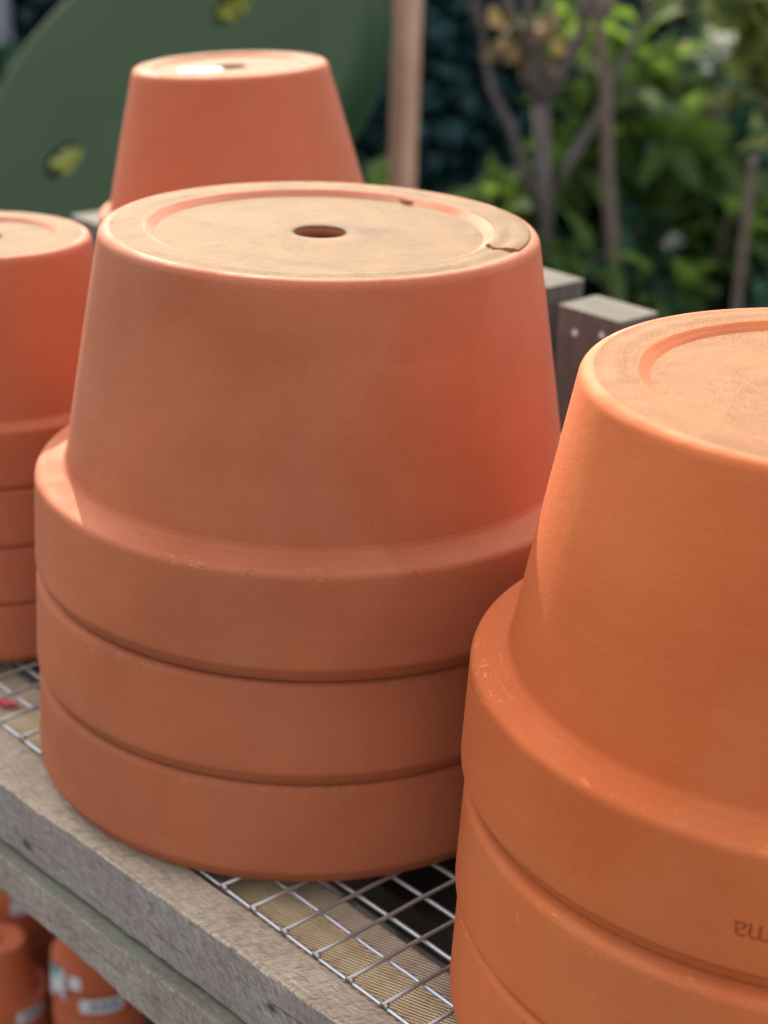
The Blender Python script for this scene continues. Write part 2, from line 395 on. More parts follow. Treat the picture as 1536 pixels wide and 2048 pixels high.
KINDS = {
    'wide': PotKind(4.48, 0.23, 5.58, 6.24, 6.31, 7.73, 2.50, 3.62, 0.56),
    'deep': PotKind(2.50, 0.20, 3.34, 3.69, 3.73, 5.75, 1.70, 1.80, 0.42, 0.24),
    'tall': PotKind(2.68, 0.24, 3.92, 4.24, 4.30, 6.50, 2.40, 2.25, 0.50, 0.26),
    'small': PotKind(0.88, 0.12, 1.42, 1.72, 1.77, 3.20, 0.95, 0.62, 0.14, 0.12),
}
protos = {}
def make_pot(kind, mats, key, n=192):
    """prototype at the origin: parts are kept unlinked and copied for every pot"""
    k = KINDS[kind]
    a = MB(); lathe(a, k.body, 0, 0, 0, n); lathe(a, k.inner, 0, 0, 0, n, flip=False)
    b = MB(); lathe(b, k.rimp, 0, 0, 0, n)
    c = MB(); lathe(c, k.floor, 0, 0, 0, n)
    parts = [a.build('body', [mats[0], mats[1]]), b.build('rim', [mats[3] if len(mats) > 3 else mats[0]]), c.build('base', [mats[2], mats[0]])]
    for o in parts: C.objects.unlink(o)
    protos[key] = parts

make_pot('wide', (TC, CH, CHF, TCR), 'centre')
make_pot('wide', (TR, CHR, CHR, TRR), 'right')
make_pot('deep', (TL, CH, CHF), 'left', 128)
make_pot('tall', (TL, CH, CHF), 'back', 128)
make_pot('small', (TS, TS, TS), 'small', 64)

def place_pot(key, loc, label, group, turn=0.0, tilt=(0, 0)):
    t = thing('terracotta_pot', label, 'plant pot', loc, group)
    t.rotation_euler = (rad(tilt[0]), rad(tilt[1]), rad(turn))
    kids = []
    for o in protos[key]:
        c = o.copy(); C.objects.link(c); c.parent = t; kids.append(c)
    return t, kids

Z0 = 0.14
g = 'wide terracotta pots nested in the middle stack'
mid = []
mid.append(place_pot('centre', (-3.62, 5.22, Z0), 'wide terracotta pot lowest in the middle stack, mouth down on the wooden front rail', g, 20)[0])
mid.append(place_pot('centre', (-3.50, 5.19, 2.59), 'wide terracotta pot sandwiched second from the top in the middle stack, only its rim showing', g, 140)[0])
mp, mkids = place_pot('centre', (-3.26, 5.13, 5.10), 'wide upturned terracotta pot topping the middle stack, a torn clay flap on its foot', g, 0)
g = 'wide terracotta pots nested in the nearest stack'
place_pot('right', (10.0, 5.62, Z0), 'orange terracotta pot lowest in the nearest stack at the lower right corner', g, 60)
place_pot('right', (9.94, 5.68, 2.38), 'orange terracotta pot under the one with stamped lettering in the nearest stack', g, 200)
rp, rkids = place_pot('right', (9.76, 5.84, 4.86), 'orange upturned terracotta pot topping the nearest stack, lettering stamped into its rim', g, 0)
g = 'smaller terracotta pots nested in the stack at the left edge'
ll = ['smaller terracotta pot lowest in the left edge stack, on the mesh near a red petal',
      'smaller terracotta pot third from the top of the left edge stack',
      'smaller terracotta pot second from the top of the left edge stack',
      'smaller upturned terracotta pot topping the left edge stack, pale foot with a white sticker']
for i in range(4):
    lt, lk = place_pot('left', (-14.56, 3.5, Z0+1.60*i), ll[i], g, 33*i)
g = 'tall terracotta pots nested in the rear stack'
bl = ['tall terracotta pot at the bottom of the rear stack', 'tall terracotta pot fourth from the top of the rear stack',
      'tall terracotta pot third from the top of the rear stack', 'tall terracotta pot just below the top one of the rear stack',
      'tall upturned terracotta pot topping the blurred rear stack, price label on its foot']
for i in range(5):
    bt, bk = place_pot('back', (-17.0, 13.26, Z0+1.85*i), bl[i], g, 47*i if i < 4 else 0)

# stamped lettering on the nearest stack's top pot (upside down with the pot)
def stamp(rim_obj, text, az_mid, zmid, height, r):
    cu = bpy.data.curves.new('stamp', 'FONT'); cu.body = text; cu.align_x = 'CENTER'; cu.align_y = 'CENTER'
    cu.size = 1.0; cu.extrude = 0.5; cu.space_character = 0.95
    o = bpy.data.objects.new('stamp', cu); C.objects.link(o)
    bpy.context.view_layer.update()
    me = bpy.data.meshes.new_from_object(o.evaluated_get(bpy.context.evaluated_depsgraph_get()))
    C.objects.unlink(o)
    bmm = bmesh.new(); bmm.from_mesh(me)
    bmesh.ops.remove_doubles(bmm, verts=bmm.verts, dist=1e-5)
    bmesh.ops.recalc_face_normals(bmm, faces=bmm.faces)
    for v in bmm.verts:
        u, w, d = -v.co.x*height*1.25, -v.co.y*height*1.35, v.co.z      # turned half a circle
        th = rad(az_mid)+u/r
        rr = r-0.008 if d < 0 else r+0.3
        v.co = (rr*math.cos(th)*S, rr*math.sin(th)*S, (zmid+w)*S)
    bmm.to_mesh(me); bmm.free()
    cut = bpy.data.objects.new('cutter', me); C.objects.link(cut)
    src = rim_obj.copy(); src.data = rim_obj.data.copy(); src.parent = None; C.objects.link(src)
    src.matrix_world = Matrix.Identity(4)
    md = src.modifiers.new('b', 'BOOLEAN'); md.operation = 'DIFFERENCE'; md.object = cut; md.solver = 'EXACT'
    bpy.context.view_layer.update()
    res = bpy.data.meshes.new_from_object(src.evaluated_get(bpy.context.evaluated_depsgraph_get()))
    bpy.data.objects.remove(src); bpy.data.objects.remove(cut); bpy.data.objects.remove(o)
    if len(res.polygons) > len(rim_obj.data.polygons):
        res.set_sharp_from_angle(angle=rad(35))
        rim_obj.data = res
stamp(rkids[1], 'deroma', -59.2, 1.0, 0.42, 6.243)

# torn flap, chip and stickers (parts of their pots)
def flap(parent, cx, cy, z, az, r_in, r_out, span):
    """thin raised sheet of clay on the foot, ragged towards the viewer"""
    mb = MB(); n, q = 40, 12; rng = random.Random(4)
    top, bot = [], []
    for i in range(q+1):
        r = r_in+(r_out-r_in)*i/q
        rag = -2.0*math.sin(i/q*math.pi)*1.0 + (0.9 if i < 3 else 0)+rng.uniform(-1.1, 1.1)*(0.3+i/q)
        for j in range(n+1):
            u = j/n; th = rad(az+rag*(1-u)+span*u)
            h = 0.055*(1-u)**1.3*(0.7+0.3*math.sin(i*0.9))
            if i == q: h *= 0.25
            top.append((cx+r*math.cos(th), cy+r*math.sin(th), z+h)); bot.append((cx+r*math.cos(th), cy+r*math.sin(th), z-0.05))
    w = n+1; N = len(top)
    fs = [[i*w+j, (i+1)*w+j, (i+1)*w+j+1, i*w+j+1] for i in range(q) for j in range(n)]
    mb.add(top+bot, fs, 0)
    mb.f += [[i*w, i*w+N, (i+1)*w+N, (i+1)*w] for i in range(q)]; mb.mi += [1]*q; mb.sm += [False]*q
    mb.f += [[j, j+1, j+1+N, j+N] for j in range(n)]; mb.mi += [1]*n; mb.sm += [False]*n
    mb.f += [[q*w+j, q*w+j+N, q*w+j+1+N, q*w+j+1] for j in range(n)]; mb.mi += [0]*n; mb.sm += [True]*n
    return tag(mb.build('clay_flap', [CH, TC], parent), 'ragged raised flap of torn clay')
flap(mp, -3.26, 5.13, 5.10+7.735, 24.5, 3.74, 4.50, 52)
mb = MB(); rng = random.Random(2)
vs = []
for k in range(9):
    th = 2*math.pi*k/9; vs.append((-4.33+0.24*math.cos(th)*rng.uniform(.7, 1.2), 8.62+0.13*math.sin(th)*rng.uniform(.6, 1.2), 12.77+rng.uniform(0, .03)))
vs.append((-4.33, 8.60, 12.84)); vs += [(v[0], v[1], 12.55) for v in vs[:9]]
mb.add(vs, [[k, (k+1) % 9, 9] for k in range(9)]+[[k, k+10, (k+1) % 9+10, (k+1) % 9] for k in range(9)], 0, False)
# sits on the inner edge of the ring at the far side
mb.build('clay_chip', BROKEN, mp)

WHITE = plain("sticker_paper", (0.46, 0.46, 0.48), 0.45, var=0.04, bump=0)
PRINT = plain("sticker_print", (0.10, 0.11, 0.14), 0.5, var=0.2, bump=0)
TEAL = plain("sticker_teal", (0.10, 0.25, 0.25), 0.5, var=0.1, bump=0)
def flat_sticker(parent, x, y, z, lx, ly, rot, mats=(WHITE,)):
    mb = MB(); n = 14; c, s_ = math.cos(rad(rot)), math.sin(rad(rot))
    vs = []
    for dz in (0.015, 0.0):
        for i in range(n):
            th = 2*math.pi*i/n
            a = math.copysign(abs(math.cos(th))**0.5, math.cos(th))*lx/2; b = math.copysign(abs(math.sin(th))**0.5, math.sin(th))*ly/2
            vs.append((x+a*c-b*s_, y+a*s_+b*c, z+dz))
    mb.add(vs, [list(range(n))]+[[i, i+n, (i+1) % n+n, (i+1) % n] for i in range(n)], 0, False)
    return mb.build('price_sticker', list(mats), parent)
def wrap_sticker(parent, cx, cy, r0_, r1_, z0, z1, a0, a1, printed=True):
    mb = MB(); n = 14
    vs = []
    for i in range(n+1):
        th = rad(a0+(a1-a0)*i/n)
        vs += [(cx+r0_*math.cos(th), cy+r0_*math.sin(th), z0), (cx+r1_*math.cos(th), cy+r1_*math.sin(th), z1)]
    mb.add(vs, [[2*i, 2*i+2, 2*i+3, 2*i+1] for i in range(n)], 0, True)
    if printed:
        vs = []
        for i in range(n+1):
            th = rad(a0+(a1-a0)*(0.24+0.66*i/n))
            for k in (0.28, 0.74): vs.append((cx+(r0_+(r1_-r0_)*k+0.006)*math.cos(th), cy+(r0_+(r1_-r0_)*k+0.006)*math.sin(th), z0+(z1-z0)*k))
        mb.add(vs, [[2*i, 2*i+2, 2*i+3, 2*i+1] for i in range(0, n, 1) if i % 5 != 4], 1, True)
    return mb.build('price_sticker', [WHITE, PRINT], parent)
flat_sticker(lt, -14.05, 2.85, Z0+4.80+5.66, 0.75, 0.5, 40)
flat_sticker(bt, -17.2, 12.3, Z0+7.40+6.40, 1.3, 0.5, 45)
lean = Vector((-0.673, 0.632, 0)).normalized()
bt.rotation_mode = 'QUATERNION'; bt.rotation_quaternion = Matrix.Rotation(rad(-3.6), 3, lean).to_quaternion()
bt.location += (Vector((0.632, 0.673, 0))*0.5+Vector((0, 0, -0.04)))*S

# ------------------------------------------------------------------ the slatted timber bench
W_TOP = timber("weathered_timber", (0.32, 0.240, 0.170), (0.46, 0.358, 0.260), (0.56, 0.448, 0.325), 16, 0.9)
W_LOW = timber("weathered_timber_mossy", (0.17, 0.128, 0.108), (0.30, 0.237, 0.205), (0.38, 0.31, 0.275), 14, 0.8, green=0.08, cracks=((-2.35, 3.1), (-2.62, 8.7)))
W_FRONT = timber("shaded_grey_timber", (0.20, 0.160, 0.145), (0.275, 0.228, 0.210), (0.35, 0.30, 0.28), 24, 0.9, green=0.10, cracks=((-0.62, 1.7), (-1.05, 5.3), (-1.33, 9.1)), knots=((-5.6, -1.18), (2.9, -0.75), (-14.3, -0.9)))  # greyed front face, also darkened in colour for the weaker light it gets
W_MOSS = timber("mossy_timber_top", (0.11, 0.098, 0.07), (0.20, 0.18, 0.135), (0.26, 0.235, 0.18), 14, 0.6, green=0.3)
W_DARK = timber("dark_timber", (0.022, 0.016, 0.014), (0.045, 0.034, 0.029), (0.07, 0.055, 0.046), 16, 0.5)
W_GREY = timber("grey_timber", (0.06, 0.050, 0.044), (0.125, 0.105, 0.093), (0.18, 0.155, 0.138), 12, 0.6, axis='z')
def reeded():
    t = NT("reeded_board")
    pos = t.new("ShaderNodeNewGeometry").outputs['Position']
    q = t.mapping(pos, (1, 1, 1), (0, 0, rad(-20)))
    wob = t.noise(pos, 60, 3)
    sp = t.new("ShaderNodeSeparateXYZ"); t.link(q, sp.inputs[0])
    yy = t.math('ADD', t.math('MULTIPLY', sp.outputs[1], 2*math.pi/(0.082*S)), t.math('MULTIPLY', wob, 4.5))
    sine = t.math('ADD', t.math('MULTIPLY', t.math('SINE', yy), 0.5), 0.5)
    patch = t.ramp(t.noise(pos, 50, 4, 0.6), (0.25, 0.75), (0.5, 1.0))
    col = t.mix(t.ramp(t.noise(t.mapping(pos, (8, 160, 160), (0, 0, rad(-20))), 2.5, 4, 0.65), (0.3, 0.0), (0.6, 1.0)), (0.84, 0.58, 0.29), (0.90, 0.70, 0.42))
    sx = t.new("ShaderNodeSeparateXYZ"); t.link(pos, sx.inputs[0])
    edge = t.math('ADD', t.math('MULTIPLY', sx.outputs[1], 1/S), t.math('MULTIPLY', t.noise(pos, 45, 3), 0.5))
    col = t.mix(t.ramp(t.math('MULTIPLY', edge, 0.5), (0.77, 0.0), (0.84, 0.85)), col, (0.68, 0.51, 0.37))
    col = t.mix(t.math('MULTIPLY', t.ramp(sine, (0.10, 0.9), (0.5, 0.0)), patch), col, (0.15, 0.09, 0.04))
    t.link(col, t.b.inputs['Base Color']); t.b.inputs['Roughness'].default_value = 0.8; t.b.inputs['Specular IOR Level'].default_value = 0.25
    b = t.bump(t.math('MULTIPLY', sine, patch), 0.8, 0.0010)
    b = t.bump(t.noise(pos, 600, 3), 0.4, 0.0008, b); t.link(b, t.b.inputs['Normal'])
    return t.m
W_REED = reeded()
ZINC = plain("zinc_wire", (0.56, 0.56, 0.57), 0.42, 0.9, 0.5, 0.12, 90, 0.12)
ZINC2 = plain("rusty_zinc_wire", (0.42, 0.375, 0.34), 0.45, 0.75, 0.5, 0.25, 60, 0.2)

bench = thing('display_bench', 'weathered timber display bench topped with silver wire mesh, carrying the pot stacks', 'bench', (0, 8.5, -36))
mb = MB()
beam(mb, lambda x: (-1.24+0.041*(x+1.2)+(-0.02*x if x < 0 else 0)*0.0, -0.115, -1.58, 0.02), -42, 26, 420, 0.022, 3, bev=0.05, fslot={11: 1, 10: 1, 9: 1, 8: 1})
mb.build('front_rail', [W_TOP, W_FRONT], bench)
mb = MB()
beam(mb, lambda x: (-1.73+0.036*(max(-20, min(10, x))+6.6), -0.4, -2.72-0.06*(max(-20, min(10, x))+6.6), -1.72), -42, 26, 420, 0.024, 11, bev=0.06, fslot={2: 1, 1: 1})
mb.build('lower_rail', [W_LOW, W_MOSS], bench)
mb = MB(); beam(mb, lambda x: (-0.06, 2.02, -1.6, -0.36), -42, 26, 120, 0.02, 5); mb.build('ledge_board', W_REED, bench)
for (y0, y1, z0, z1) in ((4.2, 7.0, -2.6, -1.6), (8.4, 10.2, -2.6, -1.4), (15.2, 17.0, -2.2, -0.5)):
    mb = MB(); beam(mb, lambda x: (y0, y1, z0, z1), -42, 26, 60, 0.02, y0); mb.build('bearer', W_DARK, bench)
# end rails and legs
for x in (-41, 24.5):
    mb = MB(); beam(mb, lambda y: (x-0.7, x+0.7, -3.6, -2.65), -0.3, 17.0, 40, 0.02, x, axis='y'); mb.build('end_rail', W_LOW, bench)
    for y in (0.6, 15.6):
        mb = MB(); beam(mb, lambda z: (x-0.9, x+0.9, y-0.9, y+0.9), -36, -3.62, 60, 0.03, x+y, axis='z'); mb.build('leg', W_GREY, bench)
# lower shelf of boards, in the shade
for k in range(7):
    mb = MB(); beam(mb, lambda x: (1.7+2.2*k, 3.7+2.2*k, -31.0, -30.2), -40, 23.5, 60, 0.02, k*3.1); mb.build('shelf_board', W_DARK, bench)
# the mesh
mb = MB(); rng = random.Random(7)
for j in range(0, 17):
    pts = [(x, j+rng.uniform(-.012, .012), rng.uniform(-.01, .01)) for x in np.linspace(-40.3, 24.3, 60)]
    tube(mb, pts, 0.050, 10, 0)
for i in range(-40, 25):
    pts = [(i+rng.uniform(-.012, .012), y, 0.092+rng.uniform(-.006, .006)) for y in np.linspace(-0.075, 16.1, 18)]
    tube(mb, pts, 0.048, 10, 1)
    mb.add([(i+0.085*a, -0.02+0.05*b, 0.055+0.07*c_) for c_ in (-1, 1) for b in (-1, 1) for a in (-1, 1)], [[0, 2, 3, 1], [4, 5, 7, 6], [0, 1, 5, 4], [2, 6, 7, 3], [0, 4, 6, 2], [1, 3, 7, 5]], 1, True)
mb.build('wire_mesh', [ZINC, ZINC2], bench)

# red petal on the ledge board
PETAL = plain("petal_red", (0.62, 0.03, 0.08), 0.45, var=0.3, scale=200, bump=0.2)
mb = MB(); vs, fs = [], []
nu, nv = 10, 8
for lay in (0, 1):
    for i in range(nu+1):
        for j in range(nv+1):
            u, v = i/nu*2-1, j/nv*2-1
            w = math.sqrt(max(0, 1-u*u))*(0.8+0.2*u)
            a, b = 0.34*u, 0.17*v*w
            h = 0.04+0.10*v*v*w+0.06*u*u+0.02*math.sin(5*u+3*v)+(-0.025 if lay else 0)
            vs.append((-10.20+a*0.88-b*0.47, 0.82+a*0.47+b*0.88, -0.33+h))
N = (nu+1)*(nv+1)
for i in range(nu):
    for j in range(nv):
        q = [i*(nv+1)+j, (i+1)*(nv+1)+j, (i+1)*(nv+1)+j+1, i*(nv+1)+j+1]
        fs.append(q); fs.append([a+N for a in q][::-1])
mb.add(vs, fs)
tag(mb.build('fallen_petal', PETAL, base=(-10.2, 0.82, -0.34)), 'small crumpled red petal lying on the ledge board under the wire mesh', 'petal')

# ------------------------------------------------------------------ picket fence right behind the bench
fence = thing('picket_fence', 'weathered grey picket fence with square sawn tops behind the pots', 'fence', (-12, 18.3, -36))
W_END = timber("sawn_end", (0.055, 0.050, 0.041), (0.10, 0.091, 0.076), (0.14, 0.128, 0.108), 30, 0.5)
SCREW = plain("screw_head", (0.62, 0.63, 0.64), 0.5, 0.0, var=0.1, bump=0)
def picket(x0, x1, y0, y1, zt, screws=()):
    mb = MB(); beam(mb, lambda z: (x0, x1, y0, y1), -36, zt, 60, 0.02, x0*1.3, axis='z', bev=0.07, endslot=1)
    o = mb.build('picket', [W_GREY, W_END], fence)
    for (sx, sz) in screws:
        m2 = MB(); n = 12
        vs = [(sx+0.085*math.cos(2*math.pi*k/n), y0-0.03, sz+0.085*math.sin(2*math.pi*k/n)) for k in range(n)]
        vs += [(sx+0.10*math.cos(2*math.pi*k/n), y0+0.02, sz+0.10*math.sin(2*math.pi*k/n)) for k in range(n)]
        m2.add(vs, [list(range(n))]+[[k, k+n, (k+1) % n+n, (k+1) % n] for k in range(n)], 0, False)
        s_ = m2.build('screw', SCREW, fence); s_.parent = o; s_.location = (0, 0, 0)
picket(-7.25, -4.95, 17.6, 19.3, 8.13, [(-6.55, 7.45), (-5.55, 7.62)])
picket(-10.5, -7.95, 17.9, 19.5, 8.42)
picket(-4.05, -1.8, 17.8, 19.2, 7.85)
rng = random.Random(5)
x = -12.35-2.95*0
while x > -44:
    zt = 6.6+rng.uniform(-.2, .2) if x > -27 else (5.9 if -33.2 < x < -32.8 else (6.3 if x > -33 else 3.6+rng.uniform(-0.3, 0.2)))
    picket(x, x+2.3, 17.7, 19.3, zt); x -= 2.95
x = -1.1
while x < 24:
    picket(x, x+2.3, 17.7, 19.3, 7.6+rng.uniform(-.25, .2)); x += 2.95
for z in (-26, 1):
    mb = MB(); beam(mb, lambda x: (19.55, 20.9, z, z+2.6), -44, 26, 80, 0.03, z); mb.build('fence_rail', W_LOW, fence)

# ------------------------------------------------------------------ small pots on the lower shelf
ZS = -30.18
def small_stack(cx, cy, n, names, group, pitch=0.97):
    out = []
    for i in range(n):
        out.append(place_pot('small', (cx, cy, ZS+pitch*i), names[i], group, 71*i+cx*9)[0])
    return out
ordn = ['bottom', 'second lowest', 'third lowest', 'fourth lowest', 'fifth lowest', 'sixth lowest', 'seventh lowest', 'eighth lowest', 'ninth lowest', 'tenth lowest', 'eleventh lowest']
def nm(n, where):
    r = ['small terracotta pot, %s of the stack %s' % (ordn[i], where) for i in range(n-1)]
    return r+['small terracotta pot, topmost of the stack %s' % where]
n1, n2, n3 = 8, 11, 10
st1 = small_stack(-25.9, 8.7, n1, nm(n1, 'in the lower left corner under the bench'), 'small pots stacked under the bench in the lower left corner')
st2 = small_stack(-22.1, 10.7, n2, nm(n2, 'with white price stickers under the bench'), 'small pots with stickers stacked under the bench', 0.985)
st3 = small_stack(-29.6, 11.6, n3, nm(n3, 'deepest in the shade under the bench'), 'small pots stacked in the shade under the bench')
wrap_sticker(st1[-1], -25.9, 8.7, 1.775, 1.765, ZS+0.97*7+0.25, ZS+0.97*7+0.78, -14, 26)
zb = ZS+0.985*9
wrap_sticker(st2[-2], -22.1, 10.7, 1.775, 1.76, zb+0.22, zb+0.80, -56, -2)
zb = ZS+0.985*10
wrap_sticker(st2[-1], -22.1, 10.7, 1.775, 1.76, zb+0.22, zb+0.80, -70, -54, False)
mb = MB()   # torn teal and white label hanging off the rim
zb = ZS+0.985*10
vs = []
for i in range(9):
    th = rad(-104+3.6*i)
    for (rr, z) in ((1.80, zb+0.95), (1.83, zb+0.5), (1.86, zb-0.25-0.25*math.sin(i*0.9))): vs.append((-22.1+rr*math.cos(th), 10.7+rr*math.sin(th), z))
for i in range(8):
    for k in range(2): mb.add([vs[3*i+k], vs[3*i+3+k], vs[3*i+4+k], vs[3*i+1+k]], [[0, 3, 2, 1]], 1 if k == 0 and i < 6 else 0)
tag(mb.build('price_sticker', [WHITE, TEAL], st2[-1]), 'torn teal and white sticker peeling from the rim')
zb = ZS+0.97*9
wrap_sticker(st3[-1], -29.6, 11.6, 1.775, 1.76, zb+0.2, zb+0.85, -38, -14, False)

# ------------------------------------------------------------------ ground
GR = NT("paving_dust")
gp = GR.new("ShaderNodeNewGeometry").outputs['Position']
GR.link(GR.mix(GR.ramp(GR.noise(gp, 3, 6, 0.65), (0.3, 0.0), (0.7, 1.0)), (0.055, 0.05, 0.045), (0.10, 0.092, 0.08)), GR.b.inputs['Base Color'])
GR.b.inputs['Roughness'].default_value = 0.9
GR.link(GR.bump(GR.noise(gp, 60, 5, 0.7), 0.6, 0.006), GR.b.inputs['Normal'])
mb = MB()
mb.add([(-3000, -3000, -36), (3000, -3000, -36), (3000, 3000, -36), (-3000, 3000, -36)], [[0, 1, 2, 3]])
tag(mb.build('ground', GR.m), kind='structure')

# ------------------------------------------------------------------ plants
hf = Vector((fw.x, fw.y, 0)).normalized(); hr = Vector((hf.y, -hf.x, 0))
BASE = Vector((CAM.x, CAM.y, -36))
def at(d, s_, z=-36.0):
    """a spot in the garden: d cells beyond the bench's viewing side, s_ cells to the right"""
    q = BASE+hf*d+hr*s_; return Vector((q.x, q.y, z))

def leaf(mb, p, d, nrm, L, W, mi=0):
    d = d.normalized(); sd = d.cross(nrm)
    if sd.length < 1e-4: sd = d.cross(Vector((1, 0, 0.2)))
    sd.normalize(); nn = sd.cross(d)
    fold = W*0.22; droop = nn*(-0.12*L)
    a = p; b = p+d*L*0.35+sd*W*0.5+nn*fold; c = p+d*L*0.72+sd*W*0.38+nn*fold*0.7+droop*0.4; e = p+d*L+droop
    f_ = p+d*L*0.72-sd*W*0.38+nn*fold*0.7+droop*0.4; g_ = p+d*L*0.35-sd*W*0.5+nn*fold; mid_ = p+d*L*0.5
    mb.add([a, b, c, e, f_, g_, mid_], [[0, 1, 6], [1, 2, 6], [2, 3, 6], [3, 4, 6], [4, 5, 6], [5, 0, 6]], mi, True)

def rvec(rng):
    while True:
        v = Vector((rng.uniform(-1, 1), rng.uniform(-1, 1), rng.uniform(-1, 1)))
        if 0.05 < v.length < 1: return v.normalized()

BARK = plain("bark_brown", (0.13, 0.085, 0.065), 0.9, var=0.4, scale=30, bump=0.5)
BARK2 = plain("bark_grey", (0.10, 0.080, 0.072), 0.9, var=0.35, scale=30, bump=0.5)
TWIG = plain("twig_buff", (0.34, 0.26, 0.19), 0.85, var=0.3, scale=40, bump=0.3)
L_HEDGE = leafmat("hedge_leaf", (0.016, 0.050, 0.056), (0.036, 0.090, 0.088), 0.08, 0.6)
L_BRIGHT = leafmat("shrub_leaf", (0.045, 0.095, 0.026), (0.090, 0.152, 0.036), 0.55, 0.5)
L_DEEP = leafmat("deep_shrub_leaf", (0.017, 0.054, 0.040), (0.036, 0.088, 0.052), 0.18, 0.55)
L_GOLD = leafmat("golden_leaf", (0.36, 0.38, 0.12), (0.52, 0.54, 0.22), 0.4, 0.45)
L_DRY = leafmat("dry_leaf", (0.11, 0.083, 0.060), (0.16, 0.12, 0.085), 0.3, 0.6)
PETALW = leafmat("white_petal", (0.72, 0.70, 0.68), (0.82, 0.80, 0.78), 0.3, 0.5)
PETALP = leafmat("peach_petal", (0.72, 0.42, 0.30), (0.80, 0.52, 0.38), 0.3, 0.5)

# clipped hedge at the back
rng = random.Random(11)
hd = thing('hedge', 'tall dense blue green hedge filling the background behind the shrubs', 'hedge', at(250, 0))
mb = MB()
for i in range(17000):
    s_ = rng.uniform(-115, 115); z = -36+82*rng.random()**0.9
    lump = 6*mnoise.noise(Vector((s_*0.05, z*0.06, 1.3)))+4*mnoise.noise(Vector((s_*0.14, z*0.15, 7.3)))
    if mnoise.noise(Vector((s_*0.11, z*0.12, 4.4))) < -0.33 and rng.random() < 0.8: continue
    d = 234+lump+rng.random()**1.6*16
    q = at(d, s_, z)
    dr = (-hf*rng.uniform(0.2, 1)+hr*rng.uniform(-1, 1)+Vector((0, 0, rng.uniform(-0.9, 0.5))))
    leaf(mb, q, dr, rvec(rng)+Vector((0, 0, 0.8)), rng.uniform(2.6, 4.6), rng.uniform(1.4, 2.4))
mb.build('foliage', L_HEDGE, hd)
mb = MB()
for i in range(26):
    s_ = -112+i*9+rng.uniform(-2, 2); pts = [at(252+rng.uniform(-2, 2), s_+rng.uniform(-2, 2)*k, -36+16*k) for k in range(6)]
    tube(mb, pts, [1.1, 1.0, .9, .75, .6, .4], 7)
mb.build('stem', BARK, hd)
# the hedge's dark twiggy heart
mb = MB()
for i in range(15000):
    s_ = rng.uniform(-115, 115); z = -36+80*rng.random()
    q = at(252+rng.uniform(-3, 8), s_, z)
    leaf(mb, q, rvec(rng), -hf+rvec(rng)*0.5, rng.uniform(6, 9), rng.uniform(5, 7.5))
mb.build('inner_foliage', L_HEDGE, hd)

def curve_pts(p0, p1, bow, n=7, jit=0.0, rng=random):
    out = []
    for i in range(n):
        u = i/(n-1); q = p0.lerp(p1, u)+bow*math.sin(u*math.pi)
        if 0 < i < n-1 and jit: q = q+rvec(rng)*jit
        out.append(q)
    return out

def shrub(name, label, cat, base, stems, leafm, bark, n_leaf, L, W, rng, group=None, upright=0.6, r0=0.5, twig=(5, 11)):
    """stems: list of (tip, bow); leaves in whorls along the upper part of every stem and its side twigs"""
    t = thing(name, label, cat, base, group)
    sm, lm = MB(), MB()
    for (tip, bow) in stems:
        p = curve_pts(base+Vector((rng.uniform(-1, 1), rng.uniform(-1, 1), 0)), tip, bow, 9, 0.35, rng)
        tube(sm, p, [r0*(1-0.75*i/8) for i in range(9)], 6)
        segs = [(p, 0.35)]
        for k in range(5):
            i = rng.randint(3, 8); a = p[i]
            dirv = (tip-base).normalized()*0.6+rvec(rng)*0.9
            b = a+dirv.normalized()*rng.uniform(*twig)
            q = curve_pts(a, b, rvec(rng)*0.8, 5, 0.1, rng); tube(sm, q, [r0*0.35, r0*.3, r0*.25, r0*.2, r0*.12], 5); segs.append((q, 0.1))
        per = max(2, n_leaf//(len(stems)*len(segs)))
        for (q, u0_) in segs:
            for k in range(per):
                u = u0_+(1-u0_)*rng.random(); x_ = u*(len(q)-1); i = min(int(x_), len(q)-2)
                c_ = q[i].lerp(q[i+1], x_-i); ax = (q[i+1]-q[i]).normalized()
                dd = rvec(rng); dd = (dd-ax*dd.dot(ax)).normalized()*0.8+ax*upright*rng.uniform(0.3, 1.4)
                leaf(lm, c_, dd, Vector((0, 0, 1))+rvec(rng)*0.5, L*rng.uniform(0.7, 1.25), W*rng.uniform(0.75, 1.2))
    sm.build('stem', bark, t); lm.build('foliage', leafm, t)
    return t

# leafy green shrubs on the right
rng = random.Random(21)
def fan(d, s_, zt, spread, n, rng, depth=8):
    out = []
    for i in range(n):
        u = (i+0.5)/n*2-1
        tip = at(d+rng.uniform(-depth, depth), s_+u*spread+rng.uniform(-2, 2), zt+rng.uniform(-6, 3)-5*u*u)
        out.append((tip, hr*u*3+Vector((0, 0, rng.uniform(-1, 2)))))
    return out
g = 'leafy green shrubs at the right'
shrub('leafy_shrub', 'bright yellow green leafy shrub between the bare saplings and the thin brown stake', 'shrub', at(163, 22), fan(163, 22, -4, 9, 8, rng), L_BRIGHT, BARK, 620, 6.0, 2.4, rng, g)
shrub('leafy_shrub', 'low bright green shrub at the foot of the bare branching sapling', 'shrub', at(150, 11), fan(150, 11.5, -15, 7, 8, rng), L_BRIGHT, BARK, 420, 4.6, 1.9, rng, g)
shrub('leafy_shrub', 'dark green leafy shrub behind the brown stake at the right edge', 'shrub', at(176, 36), fan(176, 36, -15, 12, 9, rng), L_DEEP, BARK, 900, 5.2, 2.6, rng, g)
shrub('leafy_shrub', 'dark green broad shrub low behind the grey picket tops', 'shrub', at(158, 24), fan(158, 24, -16, 14, 9, rng), L_DEEP, BARK, 900, 4.8, 2.6, rng, g)
